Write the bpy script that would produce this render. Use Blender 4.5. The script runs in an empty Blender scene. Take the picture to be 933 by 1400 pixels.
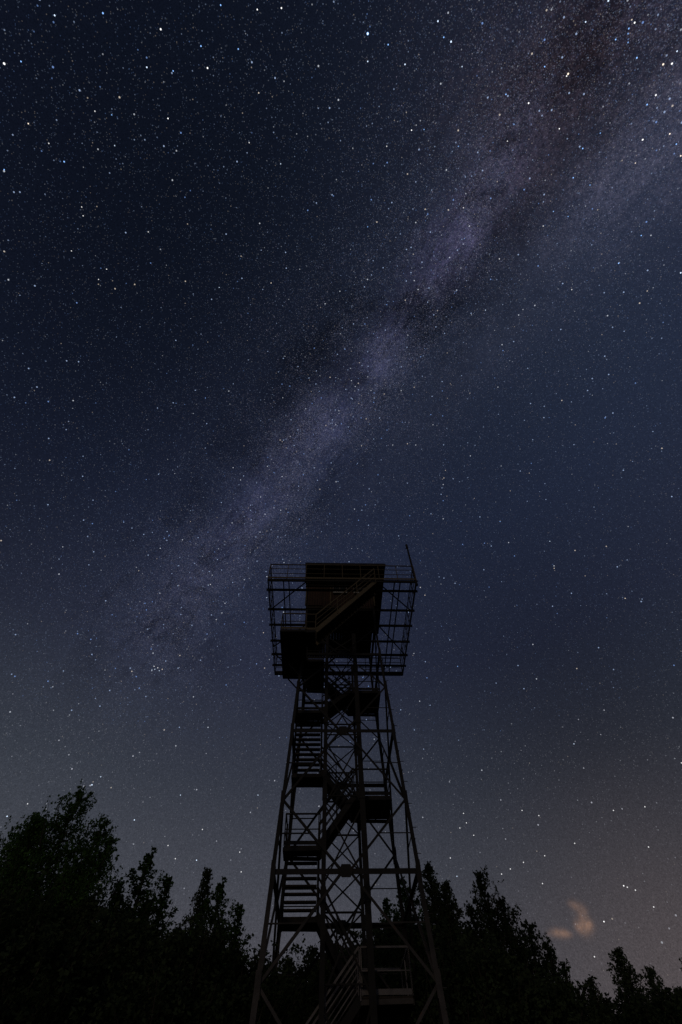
import bpy, math, random
import numpy as np
from mathutils import Vector, Matrix, noise as mnoise
rnd = random.Random(11)
scene = bpy.context.scene
COL = scene.collection
R = math.radians

# ------------------------------------------------------------------ camera
F_PX, PITCH, ROLL, CAMZ = 600.0, R(59.0), R(1.67), 1.5
FW = Vector((0, math.cos(PITCH), math.sin(PITCH)))
U0 = Vector((0, -math.sin(PITCH), math.cos(PITCH)))
R0 = Vector((1, 0, 0))
XC = R0 * math.cos(ROLL) - U0 * math.sin(ROLL)
UC = U0 * math.cos(ROLL) + R0 * math.sin(ROLL)
cd = bpy.data.cameras.new('camera')
cam = bpy.data.objects.new('camera', cd)
COL.objects.link(cam)
cd.sensor_fit = 'VERTICAL'
cd.sensor_height = 36.0
cd.lens = 36.0 * F_PX / 1400.0
cd.clip_start = 0.05
cd.clip_end = 12000
M = Matrix((XC, UC, -FW)).transposed().to_4x4()
M.translation = Vector((0, 0, CAMZ))
cam.matrix_world = M
scene.camera = cam


def ray(px, py):
    """unit direction in which the photograph sees (px, py)"""
    d = FW + XC * ((px - 466.5) / F_PX) + UC * ((700.0 - py) / F_PX)
    return d.normalized()


def at(px, py, D):
    d = ray(px, py)
    return Vector((0, 0, CAMZ)) + d * (D / d.y)


# ------------------------------------------------------------------ node helpers
class NT:
    def __init__(self, tree):
        self.t = tree
        tree.nodes.clear()

    def n(self, typ, **kw):
        nd = self.t.nodes.new(typ)
        for k, v in kw.items():
            setattr(nd, k, v)
        return nd

    def link(self, a, b):
        self.t.links.new(a, b)

    def inp(self, nd, i, v):
        if v is None:
            return
        if isinstance(v, bpy.types.NodeSocket):
            self.t.links.new(v, nd.inputs[i])
        else:
            nd.inputs[i].default_value = v

    def m(self, op, a, b=None, c=None, clamp=False):
        nd = self.n('ShaderNodeMath', operation=op, use_clamp=clamp)
        self.inp(nd, 0, a); self.inp(nd, 1, b); self.inp(nd, 2, c)
        return nd.outputs[0]

    def dot(self, a, b):
        nd = self.n('ShaderNodeVectorMath', operation='DOT_PRODUCT')
        self.inp(nd, 0, a); self.inp(nd, 1, tuple(b))
        return nd.outputs['Value']

    def scale(self, v, s):
        """colour / vector times scalar"""
        nd = self.n('ShaderNodeVectorMath', operation='SCALE')
        self.inp(nd, 0, v if isinstance(v, bpy.types.NodeSocket) else tuple(v)); self.inp(nd, 3, s)
        return nd.outputs[0]

    def add(self, a, b):
        nd = self.n('ShaderNodeVectorMath', operation='ADD')
        self.inp(nd, 0, a if isinstance(a, bpy.types.NodeSocket) else tuple(a))
        self.inp(nd, 1, b if isinstance(b, bpy.types.NodeSocket) else tuple(b))
        return nd.outputs[0]

    def noise(self, vec, scale, detail=4, rough=0.55, dist=0.0):
        nd = self.n('ShaderNodeTexNoise')
        self.inp(nd, 'Vector', vec)
        nd.inputs['Scale'].default_value = scale
        nd.inputs['Detail'].default_value = detail
        nd.inputs['Roughness'].default_value = rough
        nd.inputs['Distortion'].default_value = dist
        return nd.outputs['Fac']

    def mapr(self, v, a, b, c=0.0, d=1.0, smooth=True):
        nd = self.n('ShaderNodeMapRange')
        if smooth:
            nd.interpolation_type = 'SMOOTHSTEP'
        self.inp(nd, 0, v)
        for i, x in enumerate((a, b, c, d)):
            nd.inputs[i + 1].default_value = x
        return nd.outputs[0]

    def ramp(self, fac, stops):
        nd = self.n('ShaderNodeValToRGB')
        cr = nd.color_ramp
        while len(cr.elements) < len(stops):
            cr.elements.new(0.5)
        for e, (p, c) in zip(cr.elements, stops):
            e.position = p
            e.color = (*c, 1)
        self.inp(nd, 0, fac)
        return nd.outputs[0]


def lin(r, g, b):
    f = lambda c: (c / 255 / 12.92) if c <= 10 else ((c / 255 + 0.055) / 1.055) ** 2.4
    return (f(r), f(g), f(b))


# ------------------------------------------------------------------ world: night sky with the Milky Way
SUN_EL, SUN_AZ = R(24), R(200)        # faint glow from behind and left of the camera
world = bpy.data.worlds.new('World')
scene.world = world
world.use_nodes = True
W = NT(world.node_tree)
tc = W.n('ShaderNodeTexCoord').outputs['Generated']

mwA, mwB = ray(735, 180), ray(262, 815)
mwN = mwA.cross(mwB).normalized()
if mwN.dot(ray(933, 900)) < 0:
    mwN = -mwN                       # positive side = right / lower right of the band
e1 = mwA
e2 = mwN.cross(e1).normalized()
if e2.dot(mwB) < 0:
    e2 = -e2


def mw_ts(d):
    return math.atan2(d.dot(e2), d.dot(e1)), d.dot(mwN)


def glow(center, sigma):
    """exp(-(angle/sigma)^2) around a direction"""
    c = W.dot(tc, center)
    k = W.m('SUBTRACT', c, 1.0)                       # ~ -angle^2/2
    k = W.m('MULTIPLY', k, 2.0 / (sigma * sigma))
    return W.m('EXPONENT', k)


z = W.n('ShaderNodeSeparateXYZ')
W.link(tc, z.inputs[0])
base = W.ramp(z.outputs[2], [
    (0.00, lin(80, 74, 74)),
    (0.17, lin(72, 71, 77)),
    (0.32, lin(58, 61, 70)),
    (0.45, lin(45, 50, 62)),
    (0.62, lin(35, 40, 58)),
    (0.80, lin(30, 37, 57)),
    (1.00, lin(21, 28, 44)),
])
col = base
# darkening towards the upper left
dk = W.m('MULTIPLY', glow(ray(60, 20), 0.85), 0.60)
col = W.scale(col, W.m('SUBTRACT', 1.0, dk))
dk = W.m('MULTIPLY', glow(ray(20, 480), 0.40), 0.22)
col = W.scale(col, W.m('SUBTRACT', 1.0, dk))
dk = W.m('MULTIPLY', glow(ray(800, 960), 0.30), 0.30)
col = W.scale(col, W.m('SUBTRACT', 1.0, dk))
# blue patch at right
col = W.add(col, W.scale(lin(15, 20, 27), glow(ray(850, 380), 0.42)))
# warm light dome of a town, low on the right; paler haze low on the left
col = W.add(col, W.scale(lin(42, 29, 18), glow(ray(975, 1350), 0.22)))
col = W.add(col, W.scale(lin(32, 31, 34), glow(ray(330, 1330), 0.33)))
col = W.add(col, W.scale(lin(30, 32, 34), glow(ray(-30, 1100), 0.28)))
# Milky Way
s = W.dot(tc, mwN)
comb = W.n('ShaderNodeCombineXYZ')
W.link(W.m('MULTIPLY', W.dot(tc, e1), 1.0), comb.inputs[0])
W.link(W.m('MULTIPLY', W.dot(tc, e2), 1.0), comb.inputs[1])
W.link(W.m('MULTIPLY', s, 2.0), comb.inputs[2])
mv = comb.outputs[0]
n1 = W.noise(mv, 3.2, 6, 0.60, 0.3)
n2 = W.noise(mv, 9.0, 7, 0.66, 0.5)
n3 = W.noise(mv, 30.0, 5, 0.7)
sw = W.m('ADD', s, W.m('MULTIPLY', W.m('SUBTRACT', n1, 0.5), 0.09))


def band(off, sig):
    q = W.m('DIVIDE', W.m('SUBTRACT', sw, off), sig)
    q = W.m('MULTIPLY', q, q)
    return W.m('EXPONENT', W.m('MULTIPLY', q, -1.0))


up = W.mapr(z.outputs[2], 0.42, 0.72)                 # fades low down in the haze
wide = W.m('MULTIPLY', band(0.03, 0.24), up)
core = W.m('MULTIPLY', band(-0.008, 0.052), W.mapr(z.outputs[2], 0.50, 0.85))
strm = W.m('MULTIPLY', W.m('MULTIPLY', band(0.165, 0.060), up), glow(ray(760, 330), 0.55))
tex = W.mapr(n2, 0.32, 0.72, 0.60, 1.25)
tex = W.m('MULTIPLY', tex, W.mapr(n3, 0.3, 0.7, 0.70, 1.30))
n4 = W.noise(tc, 190.0, 3, 0.75)
tex = W.m('MULTIPLY', tex, W.mapr(n4, 0.32, 0.72, 0.45, 1.75))
col = W.add(col, W.scale(lin(16, 17, 27), wide))
col = W.add(col, W.scale(lin(19, 17, 30), W.m('MULTIPLY', core, tex)))
col = W.add(col, W.scale(lin(17, 17, 22), W.m('MULTIPLY', strm, tex)))
for (x, y, sg, c) in ((715, 200, .10, (38, 34, 42)), (625, 335, .055, (31, 28, 44)), (590, 385, .045, (28, 25, 40)), (525, 480, .045, (27, 28, 44)),
                      (440, 610, .07, (20, 22, 38)), (470, 560, .05, (18, 20, 34)), (350, 690, .06, (20, 22, 36)), (512, 500, .022, (27, 28, 46)), (540, 460, .018, (24, 24, 40)), (640, 322, .020, (31, 28, 48)), (600, 365, .022, (27, 25, 42)), (700, 230, .03, (30, 26, 40)), (730, 170, .04, (28, 25, 34)), (455, 590, .03, (15, 16, 30)), (925, 150, .10, (30, 28, 34)),
                      (835, 235, .12, (22, 24, 34))):
    col = W.add(col, W.scale(lin(*c), W.m('MULTIPLY', glow(ray(x, y), sg), tex)))
# broken dust lanes
nl = W.noise(mv, 6.5, 8, 0.68, 0.8)
lane = W.m('MULTIPLY', W.mapr(nl, 0.47, 0.62), W.m('MULTIPLY', band(0.0, 0.15), up))
col = W.scale(col, W.m('SUBTRACT', 1.0, W.m('MULTIPLY', lane, 0.40)))
nl2 = W.noise(mv, 15.0, 8, 0.7, 0.6)
lane = W.m('MULTIPLY', W.mapr(nl2, 0.50, 0.64), W.m('MULTIPLY', band(0.0, 0.10), up))
col = W.scale(col, W.m('SUBTRACT', 1.0, W.m('MULTIPLY', lane, 0.34)))
# dark rift
rn = W.mapr(n1, 0.30, 0.58, 0.55, 1.0)
for (x, y, sg, k) in ((800, 75, .11, .38), (765, 165, .075, .42), (735, 255, .06, .38), (690, 320, .06, .30), (640, 395, .07, .32), (575, 430, .06, .42),
                      (500, 440, .055, .40), (440, 485, .07, .55), (400, 500, .04, .35), (385, 545, .05, .42), (480, 520, .03, .25), (330, 600, .06, .28), (870, 30, .10, .30), (270, 690, .06, .18)):
    g = W.m('MULTIPLY', W.m('MULTIPLY', glow(ray(x, y), sg), k), rn)
    col = W.scale(col, W.m('SUBTRACT', 1.0, g))
col = W.add(col, W.scale(lin(22, 14, 12), W.m('MULTIPLY', glow(ray(810, 90), 0.22), tex)))
# unresolved starlight: fine speckle
sp1 = W.noise(tc, 620.0, 2, 0.7)
sp2 = W.noise(tc, 260.0, 3, 0.6)
col = W.scale(col, W.m('MULTIPLY', W.mapr(sp1, 0.28, 0.72, 0.72, 1.30, False), W.mapr(sp2, 0.3, 0.7, 0.90, 1.10, False)))
# small low clouds lit orange by the town
cn = W.noise(tc, 60.0, 5, 0.65, 0.5)
cm = W.mapr(cn, 0.25, 0.70, 0.35, 1.1)
ctx = Vector((0, 0, 0))
for (x, y, sg, k) in ((799, 1265, .0095, .9), (795, 1268, .007, .5), (804, 1262, .006, .5), (797, 1254, .0055, .38), (797, 1247, .0055, .35), (792, 1240, .0055, .5),
                      (785, 1237, .0055, .6), (798, 1243, .006, .5), (779, 1236, .004, .35), (776, 1277, .0042, .6), (770, 1276, .005, .8), (763, 1275.5, .0052, .85), (756, 1276, .0046, .6), (750, 1276.5, .004, .35), (781, 1277.5, .0035, .25), (790, 1267, .005, .4), (806, 1266, .006, .45)):
    col = W.add(col, W.scale(lin(100, 72, 50), W.m('MULTIPLY', W.m('MULTIPLY', glow(ray(x, y), sg), k), cm)))
# Nishita sky with the sun far below the horizon: the last trace of blue
sky = W.n('ShaderNodeTexSky', sky_type='NISHITA')
sky.sun_disc = False
sky.sun_elevation = R(-9)
sky.sun_rotation = SUN_AZ
bg1 = W.n('ShaderNodeBackground')
W.link(sky.outputs[0], bg1.inputs[0])
bg1.inputs[1].default_value = 0.05
bg2 = W.n('ShaderNodeBackground')
W.link(col, bg2.inputs[0])
bg2.inputs[1].default_value = 1.0
ad = W.n('ShaderNodeAddShader')
W.link(bg1.outputs[0], ad.inputs[0]); W.link(bg2.outputs[0], ad.inputs[1])
wo = W.n('ShaderNodeOutputWorld')
W.link(ad.outputs[0], wo.inputs[0])

# one very weak lamp: the skyglow behind the photographer
sl = bpy.data.lights.new('sun', 'SUN')
sl.energy = 0.145
sl.angle = R(12)
sl.color = (1.0, 0.80, 0.58)
so = bpy.data.objects.new('sun', sl)
COL.objects.link(so)
sd = Vector((math.sin(SUN_AZ) * math.cos(SUN_EL), math.cos(SUN_AZ) * math.cos(SUN_EL), math.sin(SUN_EL)))
so.rotation_euler = (-sd).to_track_quat('-Z', 'Y').to_euler()
so.location = sd * 60

scene.view_settings.view_transform = 'Standard'
scene.view_settings.look = 'None'
scene.view_settings.exposure = 0
scene.view_settings.gamma = 1
scene.render.engine = 'CYCLES'
scene.cycles.use_denoising = False
scene.cycles.max_bounces = 5
scene.cycles.sample_clamp_indirect = 4


# ------------------------------------------------------------------ materials
def mat(name, c1, c2, scale=3.0, rough=0.8, metal=0.0, c3=None, bump=0.0, stripes=None, objvar=0.0, lit_low=False):
    m = bpy.data.materials.new(name)
    m.use_nodes = True
    T = NT(m.node_tree)
    tcn = T.n('ShaderNodeTexCoord').outputs['Object']
    f = T.noise(tcn, scale, 6, 0.62)
    stops = [(0.36, c1), (0.62, c2)] + ([(0.72, c3)] if c3 else [])
    c = T.ramp(f, stops)
    if objvar:
        oi = T.n('ShaderNodeObjectInfo').outputs['Random']
        c = T.scale(c, T.mapr(oi, 0, 1, 1 - objvar, 1 + objvar, False))
    if lit_low:      # low light put into the colour: paler near the ground, darker higher up
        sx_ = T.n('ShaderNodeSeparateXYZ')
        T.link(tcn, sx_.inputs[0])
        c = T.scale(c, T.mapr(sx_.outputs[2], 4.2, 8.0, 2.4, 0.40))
    p = T.n('ShaderNodeBsdfPrincipled')
    fine = T.noise(tcn, scale * 9, 4, 0.6)
    if stripes:
        wv = T.n('ShaderNodeTexWave', wave_type='BANDS', bands_direction='X')
        wv.inputs['Scale'].default_value = stripes
        T.link(tcn, wv.inputs['Vector'])
        c = T.scale(c, T.mapr(wv.outputs['Fac'], 0, 0.35, 0.35, 1.0))
    T.link(c, p.inputs['Base Color'])
    p.inputs['Roughness'].default_value = rough
    p.inputs['Metallic'].default_value = metal
    if bump:
        b = T.n('ShaderNodeBump')
        b.inputs['Strength'].default_value = bump
        b.inputs['Distance'].default_value = 0.01
        T.link(fine, b.inputs['Height'])
        T.link(b.outputs[0], p.inputs['Normal'])
    o = T.n('ShaderNodeOutputMaterial')
    T.link(p.outputs[0], o.inputs[0])
    return m


STEEL = mat('weathered steel', (.022, .020, .020), (.040, .035, .034), 2.5, .75, .1, (.055, .03, .02), .4, lit_low=True)
GALV = mat('galvanised steel', (.12, .11, .115), (.19, .175, .18), 3.0, .6, .3, (.15, .08, .05), .3)
RAIL = mat('ochre painted handrail', (.085, .066, .034), (.13, .10, .052), 3.0, .7, 0, (.07, .035, .02), .3)
PLANK = mat('old wooden planks', (.030, .024, .019), (.052, .040, .031), 4.0, .9, 0, None, .5)
DARKST = mat('dark painted steel', (.011, .010, .010), (.020, .018, .017), 2.5, .8, .1, (.028, .017, .012), .3)
WHITE = mat('sky bright sill', (.45, .45, .45), (.6, .6, .6), 5.0, .5)  # whitened to imitate bright strips of sky at the cabin windows
SIDING = mat('rust red cabin boards', (.040, .019, .012), (.064, .029, .018), 3.0, .8, 0, None, .3, stripes=2.2)
ROOFM = mat('dark roofing felt', (.03, .028, .028), (.05, .046, .044), 3.0, .95)
GLASS = mat('dark window glass', (.03, .035, .045), (.045, .05, .06), 1.0, .12)
BARK = mat('rough bark', (.045, .036, .028), (.11, .09, .07), 6.0, .95, 0, None, .6)
EARTH = mat('grassy earth', (.025, .032, .014), (.055, .06, .03), 1.2, 1.0, 0, None, .5)
GRASS = mat('grass blades', (.03, .05, .015), (.06, .085, .03), 2.0, .9)
CONC = mat('cast concrete', (.20, .19, .18), (.32, .31, .29), 4.0, .95, 0, None, .4)


def leafmat(name, a, b):
    m = bpy.data.materials.new(name)
    m.use_nodes = True
    T = NT(m.node_tree)
    tcn = T.n('ShaderNodeTexCoord').outputs['Object']
    f = T.noise(tcn, 1.3, 4, 0.7)
    c = T.ramp(f, [(0.35, a), (0.65, b)])
    oi = T.n('ShaderNodeObjectInfo').outputs['Random']
    c = T.scale(c, T.mapr(oi, 0, 1, 0.75, 1.25, False))
    p = T.n('ShaderNodeBsdfDiffuse')
    T.link(c, p.inputs['Color'])
    tr = T.n('ShaderNodeBsdfTranslucent')
    T.link(c, tr.inputs['Color'])
    mx = T.n('ShaderNodeMixShader')
    mx.inputs[0].default_value = 0.3
    T.link(p.outputs[0], mx.inputs[1]); T.link(tr.outputs[0], mx.inputs[2])
    o = T.n('ShaderNodeOutputMaterial')
    T.link(mx.outputs[0], o.inputs[0])
    return m


LEAF1 = leafmat('aspen leaves', (.050, .11, .026), (.085, .17, .045))
LEAF2 = leafmat('willow leaves', (.05, .070, .036), (.085, .12, .055))
LEAF3 = leafmat('dark spruce needles', (.035, .055, .028), (.06, .09, .042))


# ------------------------------------------------------------------ mesh helpers
class MB:
    def __init__(self):
        self.v = []; self.f = []

    def add(self, vs, fs):
        o = len(self.v)
        self.v += [tuple(p) for p in vs]
        self.f += [tuple(i + o for i in q) for q in fs]

    def box(self, x0, x1, y0, y1, z0, z1):
        self.add([(x0, y0, z0), (x1, y0, z0), (x1, y1, z0), (x0, y1, z0), (x0, y0, z1), (x1, y0, z1), (x1, y1, z1), (x0, y1, z1)],
                 [(0, 3, 2, 1), (4, 5, 6, 7), (0, 1, 5, 4), (1, 2, 6, 5), (2, 3, 7, 6), (3, 0, 4, 7)])

    def bar(self, p, q, w, h=None, up=None, off=(0, 0)):
        h = h or w
        p = Vector(p); q = Vector(q)
        d = (q - p).normalized()
        u = Vector(up) if up else (Vector((0, 0, 1)) if abs(d.z) < 0.93 else Vector((0, 1, 0)))
        s_ = d.cross(u).normalized()
        t_ = s_.cross(d).normalized()
        c = s_ * off[0] + t_ * off[1]
        vs = []
        for b in (p, q):
            for a1, a2 in ((-1, -1), (1, -1), (1, 1), (-1, 1)):
                vs.append(b + c + s_ * a1 * w / 2 + t_ * a2 * h / 2)
        self.add(vs, [(0, 1, 2, 3), (7, 6, 5, 4), (0, 4, 5, 1), (1, 5, 6, 2), (2, 6, 7, 3), (3, 7, 4, 0)])

    def angle(self, p, q, s_, t, a, b):
        """L-section: one flange along a, the other along b (unit-ish vectors)"""
        p = Vector(p); q = Vector(q); a = Vector(a).normalized(); b = Vector(b).normalized()
        for (c, e) in ((a, b), (b, a)):
            st = 0 if c is a else t * 1.02
            vs = []
            for g in (p, q):
                vs += [g + c * st, g + c * s_, g + c * s_ + e * t, g + c * st + e * t]
            self.add(vs, [(0, 1, 2, 3), (7, 6, 5, 4), (0, 4, 5, 1), (1, 5, 6, 2), (2, 6, 7, 3), (3, 7, 4, 0)])

    def tube(self, pts, rad, n=8):
        pts = [Vector(p) for p in pts]
        o = len(self.v)
        for i, p in enumerate(pts):
            d = (pts[min(i + 1, len(pts) - 1)] - pts[max(i - 1, 0)]).normalized()
            u = Vector((0, 0, 1)) if abs(d.z) < 0.9 else Vector((1, 0, 0))
            a = d.cross(u).normalized(); b = a.cross(d)
            r = rad[i] if isinstance(rad, (list, tuple)) else rad
            for k in range(n):
                t = 2 * math.pi * k / n
                self.v.append(tuple(p + a * r * math.cos(t) + b * r * math.sin(t)))
        for i in range(len(pts) - 1):
            for k in range(n):
                self.f.append((o + i * n + k, o + i * n + (k + 1) % n, o + (i + 1) * n + (k + 1) % n, o + (i + 1) * n + k))
        self.f.append(tuple(o + k for k in range(n))[::-1])
        self.f.append(tuple(o + (len(pts) - 1) * n + k for k in range(n)))

    def build(self, name, material, parent=None, bevel=0):
        me = bpy.data.meshes.new(name)
        me.from_pydata(self.v, [], self.f)
        me.materials.append(material)
        me.update()
        o = bpy.data.objects.new(name, me)
        COL.objects.link(o)
        if parent:
            o.parent = parent
        return o


def empty(name, parent=None, loc=(0, 0, 0), rz=0):
    o = bpy.data.objects.new(name, None)
    COL.objects.link(o)
    o.empty_display_size = 0.3
    o.location = loc
    o.rotation_euler = (0, 0, rz)
    if parent:
        o.parent = parent
    return o


def tag(o, label=None, cat=None, group=None, kind=None):
    if label: o['label'] = label
    if cat: o['category'] = cat
    if group: o['group'] = group
    if kind: o['kind'] = kind
    return o


# ------------------------------------------------------------------ ground
g = MB()
NG = 48
rad = [0, 4, 8, 12, 18, 26, 36, 50, 80, 140, 300, 800, 3000]
g.v.append((0, 0, 0))
for r_ in rad[1:]:
    for k in range(NG):
        a = 2 * math.pi * k / NG
        zz = 0.0 if r_ < 30 else rnd.uniform(-.3, .3)
        g.v.append((r_ * math.cos(a), r_ * math.sin(a), zz))
for k in range(NG):
    g.f.append((0, 1 + k, 1 + (k + 1) % NG))
for i in range(len(rad) - 2):
    for k in range(NG):
        a, b = 1 + i * NG + k, 1 + i * NG + (k + 1) % NG
        g.f.append((a, a + NG, b + NG, b))
tag(g.build('ground', EARTH), kind='structure')

# grass tufts in the clearing
gr = MB()
for i in range(9000):
    a = rnd.uniform(0, 2 * math.pi); r_ = 22 * math.sqrt(rnd.random())
    x, y = r_ * math.cos(a), 12 + r_ * math.sin(a)
    if x * x + y * y < 1.2:
        continue
    h = rnd.uniform(.12, .4); t = rnd.uniform(0, math.pi); w = .012
    dx, dy = math.cos(t) * w, math.sin(t) * w
    lx, ly = rnd.uniform(-.1, .1), rnd.uniform(-.1, .1)
    gr.add([(x - dx, y - dy, 0), (x + dx, y + dy, 0), (x + lx, y + ly, h)], [(0, 1, 2)])
tag(gr.build('grass', GRASS), label='rough uncut grass in the clearing below the tower', cat='grass', kind='stuff')

# ------------------------------------------------------------------ THE TOWER
C = 19.0
TZ = CAMZ


def Z(f):            # height fraction (above the camera, in units of C) -> world z
    return TZ + f * C


tower = empty('observation_tower', loc=(-0.29, C, 0), rz=R(3.0))
tag(tower, 'tall dark lattice observation tower with zigzag stairs, open deck and cabin on top', 'tower')


def hw(z):           # half width of the tapering lattice at world z
    return 0.1366 * C - 0.0439 * (z - TZ)


TOPZ = Z(.895)
# four legs: angle sections spliced at the panel points
LV = [0.0, Z(.06), Z(.184), Z(.315), Z(.427), Z(.5677), Z(.682), Z(.785), TOPZ]
for sx in (-1, 1):
    for sy in (-1, 1):
        m = MB()
        for i in range(len(LV) - 1):
            za, zb = LV[i], LV[i + 1]
            st = (.155, .15, .14, .13, .125, .12, .11, .10)[i]
            pa = Vector((sx * hw(za), sy * hw(za), za)); pb = Vector((sx * hw(zb), sy * hw(zb), zb + .12))
            o = Vector((sx * .012 * (i % 2), sy * .012 * (i % 2), 0))
            m.angle(pa + o, pb + o, st, .016, (-sx, 0, 0), (0, -sy, 0))
            # splice plates
            if i:
                q = pa + Vector((sx * .02, sy * .02, 0))
                m.angle(q - Vector((0, 0, .28)), q + Vector((0, 0, .28)), st + .02, .012, (-sx, 0, 0), (0, -sy, 0))
        # climbing bolts
        if sx > 0 and sy < 0:
            for k in range(40):
                zc_ = 3 + k * .38
                p_ = Vector((hw(zc_), -hw(zc_), zc_))
                m.bar(p_, p_ + Vector((.13 * (1 if k % 2 else 0) - .0, -.13 * (0 if k % 2 else 1), 0)), .016)
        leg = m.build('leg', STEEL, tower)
        f = MB()
        b = hw(0) * 1.0
        f.box(sx * b - .35, sx * b + .35, sy * b - .35, sy * b + .35, -.2, .25)
        f.build('footing', CONC, tower)

FACES = []
for (ax, sg_) in (('x', -1), ('x', 1), ('y', -1), ('y', 1)):
    # ax 'x': face parallel to x (near / far);  'y': side faces
    FACES.append((ax, sg_))


def fp(ax, sg_, t, z_, inset=0.02):
    """point on a face: t in -1..1 across, z height"""
    w = hw(z_) - inset
    return Vector((t * w, sg_ * w, z_)) if ax == 'x' else Vector((sg_ * w, t * w, z_))


def brace(name, p, q, s_, ax, sg_, t=.010):
    m = MB()
    p = Vector(p); q = Vector(q)
    d = (q - p).normalized()
    nrm = Vector((0, sg_, 0)) if ax == 'x' else Vector((sg_, 0, 0))
    pl = d.cross(nrm).normalized()
    m.angle(p - pl * s_ / 2, q - pl * s_ / 2, s_, t, pl, -nrm)
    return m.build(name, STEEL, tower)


MAINS = [Z(.06), Z(.315), Z(.5677), Z(.785)]
NODES = [Z(-.01), Z(.184), Z(.427), Z(.682), Z(.88)]
for (ax, sg_) in FACES:
    for i, zm in enumerate(MAINS):
        m = MB()
        a, b = fp(ax, sg_, -1, zm), fp(ax, sg_, 1, zm)
        nrm = Vector((0, -sg_, 0)) if ax == 'x' else Vector((-sg_, 0, 0))
        m.angle(a, b, .085, .010, (0, 0, -1), nrm)
        m.angle(a + nrm * .03 + Vector((0, 0, .004)), b + nrm * .03 + Vector((0, 0, .004)), .07, .010, (0, 0, 1), nrm)
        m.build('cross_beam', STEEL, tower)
        # gusset in the middle
        gm = MB()
        c = fp(ax, sg_, 0, zm, .0)
        tdir = Vector((1, 0, 0)) if ax == 'x' else Vector((0, 1, 0))
        n_ = -nrm * .006
        vs = [c + tdir * u_ + Vector((0, 0, w_)) for (u_, w_) in ((-.22, .0), (-.14, .17), (.14, .17), (.22, 0), (.14, -.17), (-.14, -.17))]
        gm.add([v + n_ for v in vs] + [v - n_ for v in vs],
               [(0, 1, 2, 3, 4, 5), (11, 10, 9, 8, 7, 6)] + [(k, (k + 1) % 6, 6 + (k + 1) % 6, 6 + k) for k in range(6)])
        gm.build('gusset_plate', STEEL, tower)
        for sd_ in (-1, 1):
            # diamonds: from the beam centre up and down to the leg nodes
            lo, hi = NODES[i], NODES[i + 1]
            for zn in (lo, hi):
                pc = fp(ax, sg_, sd_ * .05, zm, .03)
                pn = fp(ax, sg_, sd_ * .985, zn, .03)
                brace('diagonal_brace', pc, pn, .075 if i < 3 else .06, ax, sg_)
                if (ax == 'x' or zn == hi) and i > 0 or (i == 0 and zn == hi and ax == 'x'):
                    zz = (zm + zn) / 2
                    brace('strut', fp(ax, sg_, sd_ * .52, zz, .03), fp(ax, sg_, sd_, zz, .03), .035, ax, sg_, .006)

# inner stair frame: four posts with cross bracing between them
PX, PY0, PY1 = .037 * C, -.070 * C, .055 * C
posts = [(-PX, PY0), (PX, PY0), (-PX, PY1), (PX, PY1)]
for (x, y) in posts:
    m = MB()
    wv_ = (.19 if x > 0 else .15) if y < 0 else .11
    m.bar((x, y, 0), (x, y, Z(.88)), wv_, wv_, up=(0, 1, 0))
    for zz in (.14, .3, .46, .62, .76):
        m.bar((x, y, Z(zz) - .2), (x, y, Z(zz) + .2), wv_ + .035, wv_ + .035, up=(0, 1, 0))
    m.build('inner_post', DARKST, tower)
zl = [Z(v) for v in (.02, .10, .18, .255, .315, .375, .44, .505, .5677, .63, .69, .75, .81, .87)]
for (yy, w_) in ((PY1, .05), (PY0, .055)):
    for i in range(len(zl) - 1):
        if yy == PY0 and i % 2:
            continue
        a_, b_ = (zl[i], zl[i + 1]) if yy == PY1 else (zl[i], zl[min(i + 2, len(zl) - 1)])
        for sg_ in (-1, 1):
            m = MB()
            m.bar((-PX * sg_, yy + .02 * sg_, a_), (PX * sg_, yy + .02 * sg_, b_), .012, w_)
            m.build('cross_bracing', DARKST, tower)
for i in range(len(zl) - 1):
    m = MB()
    m.bar((-PX, PY1, zl[i]), (PX, PY1, zl[i]), .05, .05)
    m.build('tie_bar', DARKST, tower)
    if i % 2 == 0:
        m = MB()
        m.bar((-PX, PY0, zl[i] + .3), (PX, PY0, zl[i] + .3), .04, .04)
        m.build('tie_bar', DARKST, tower)


# ---- stairs and landings (local coordinates; y = D - C)
LX0, LX1 = -.111 * C, -.045 * C      # left lane
RX0, RX1 = .020 * C, .097 * C        # right lane
RAILH = 1.0


def rails(parent, pts, posts_every=1.0, h=RAILH, material=None, r=.02, mids=(.5,), close=False, name='railing', toe=True):
    m = MB()
    for (a, b) in zip(pts[:-1], pts[1:]):
        a = Vector(a); b = Vector(b)
        L = (b - a).length
        n = max(1, round(L / posts_every))
        for k in range(n + 1):
            p = a.lerp(b, k / n)
            m.bar(p, p + Vector((0, 0, h)), .035, .035, up=(0, 1, 0))
        m.bar(a + Vector((0, 0, h)), b + Vector((0, 0, h)), r * 2.3, r * 2.3)
        for f_ in mids:
            m.bar(a + Vector((0, 0, h * f_)), b + Vector((0, 0, h * f_)), .028, .028)
        if toe:
            m.bar(a + Vector((0, 0, .08)), b + Vector((0, 0, .08)), .012, .12)
    return m.build(name, material or STEEL, parent)


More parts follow.
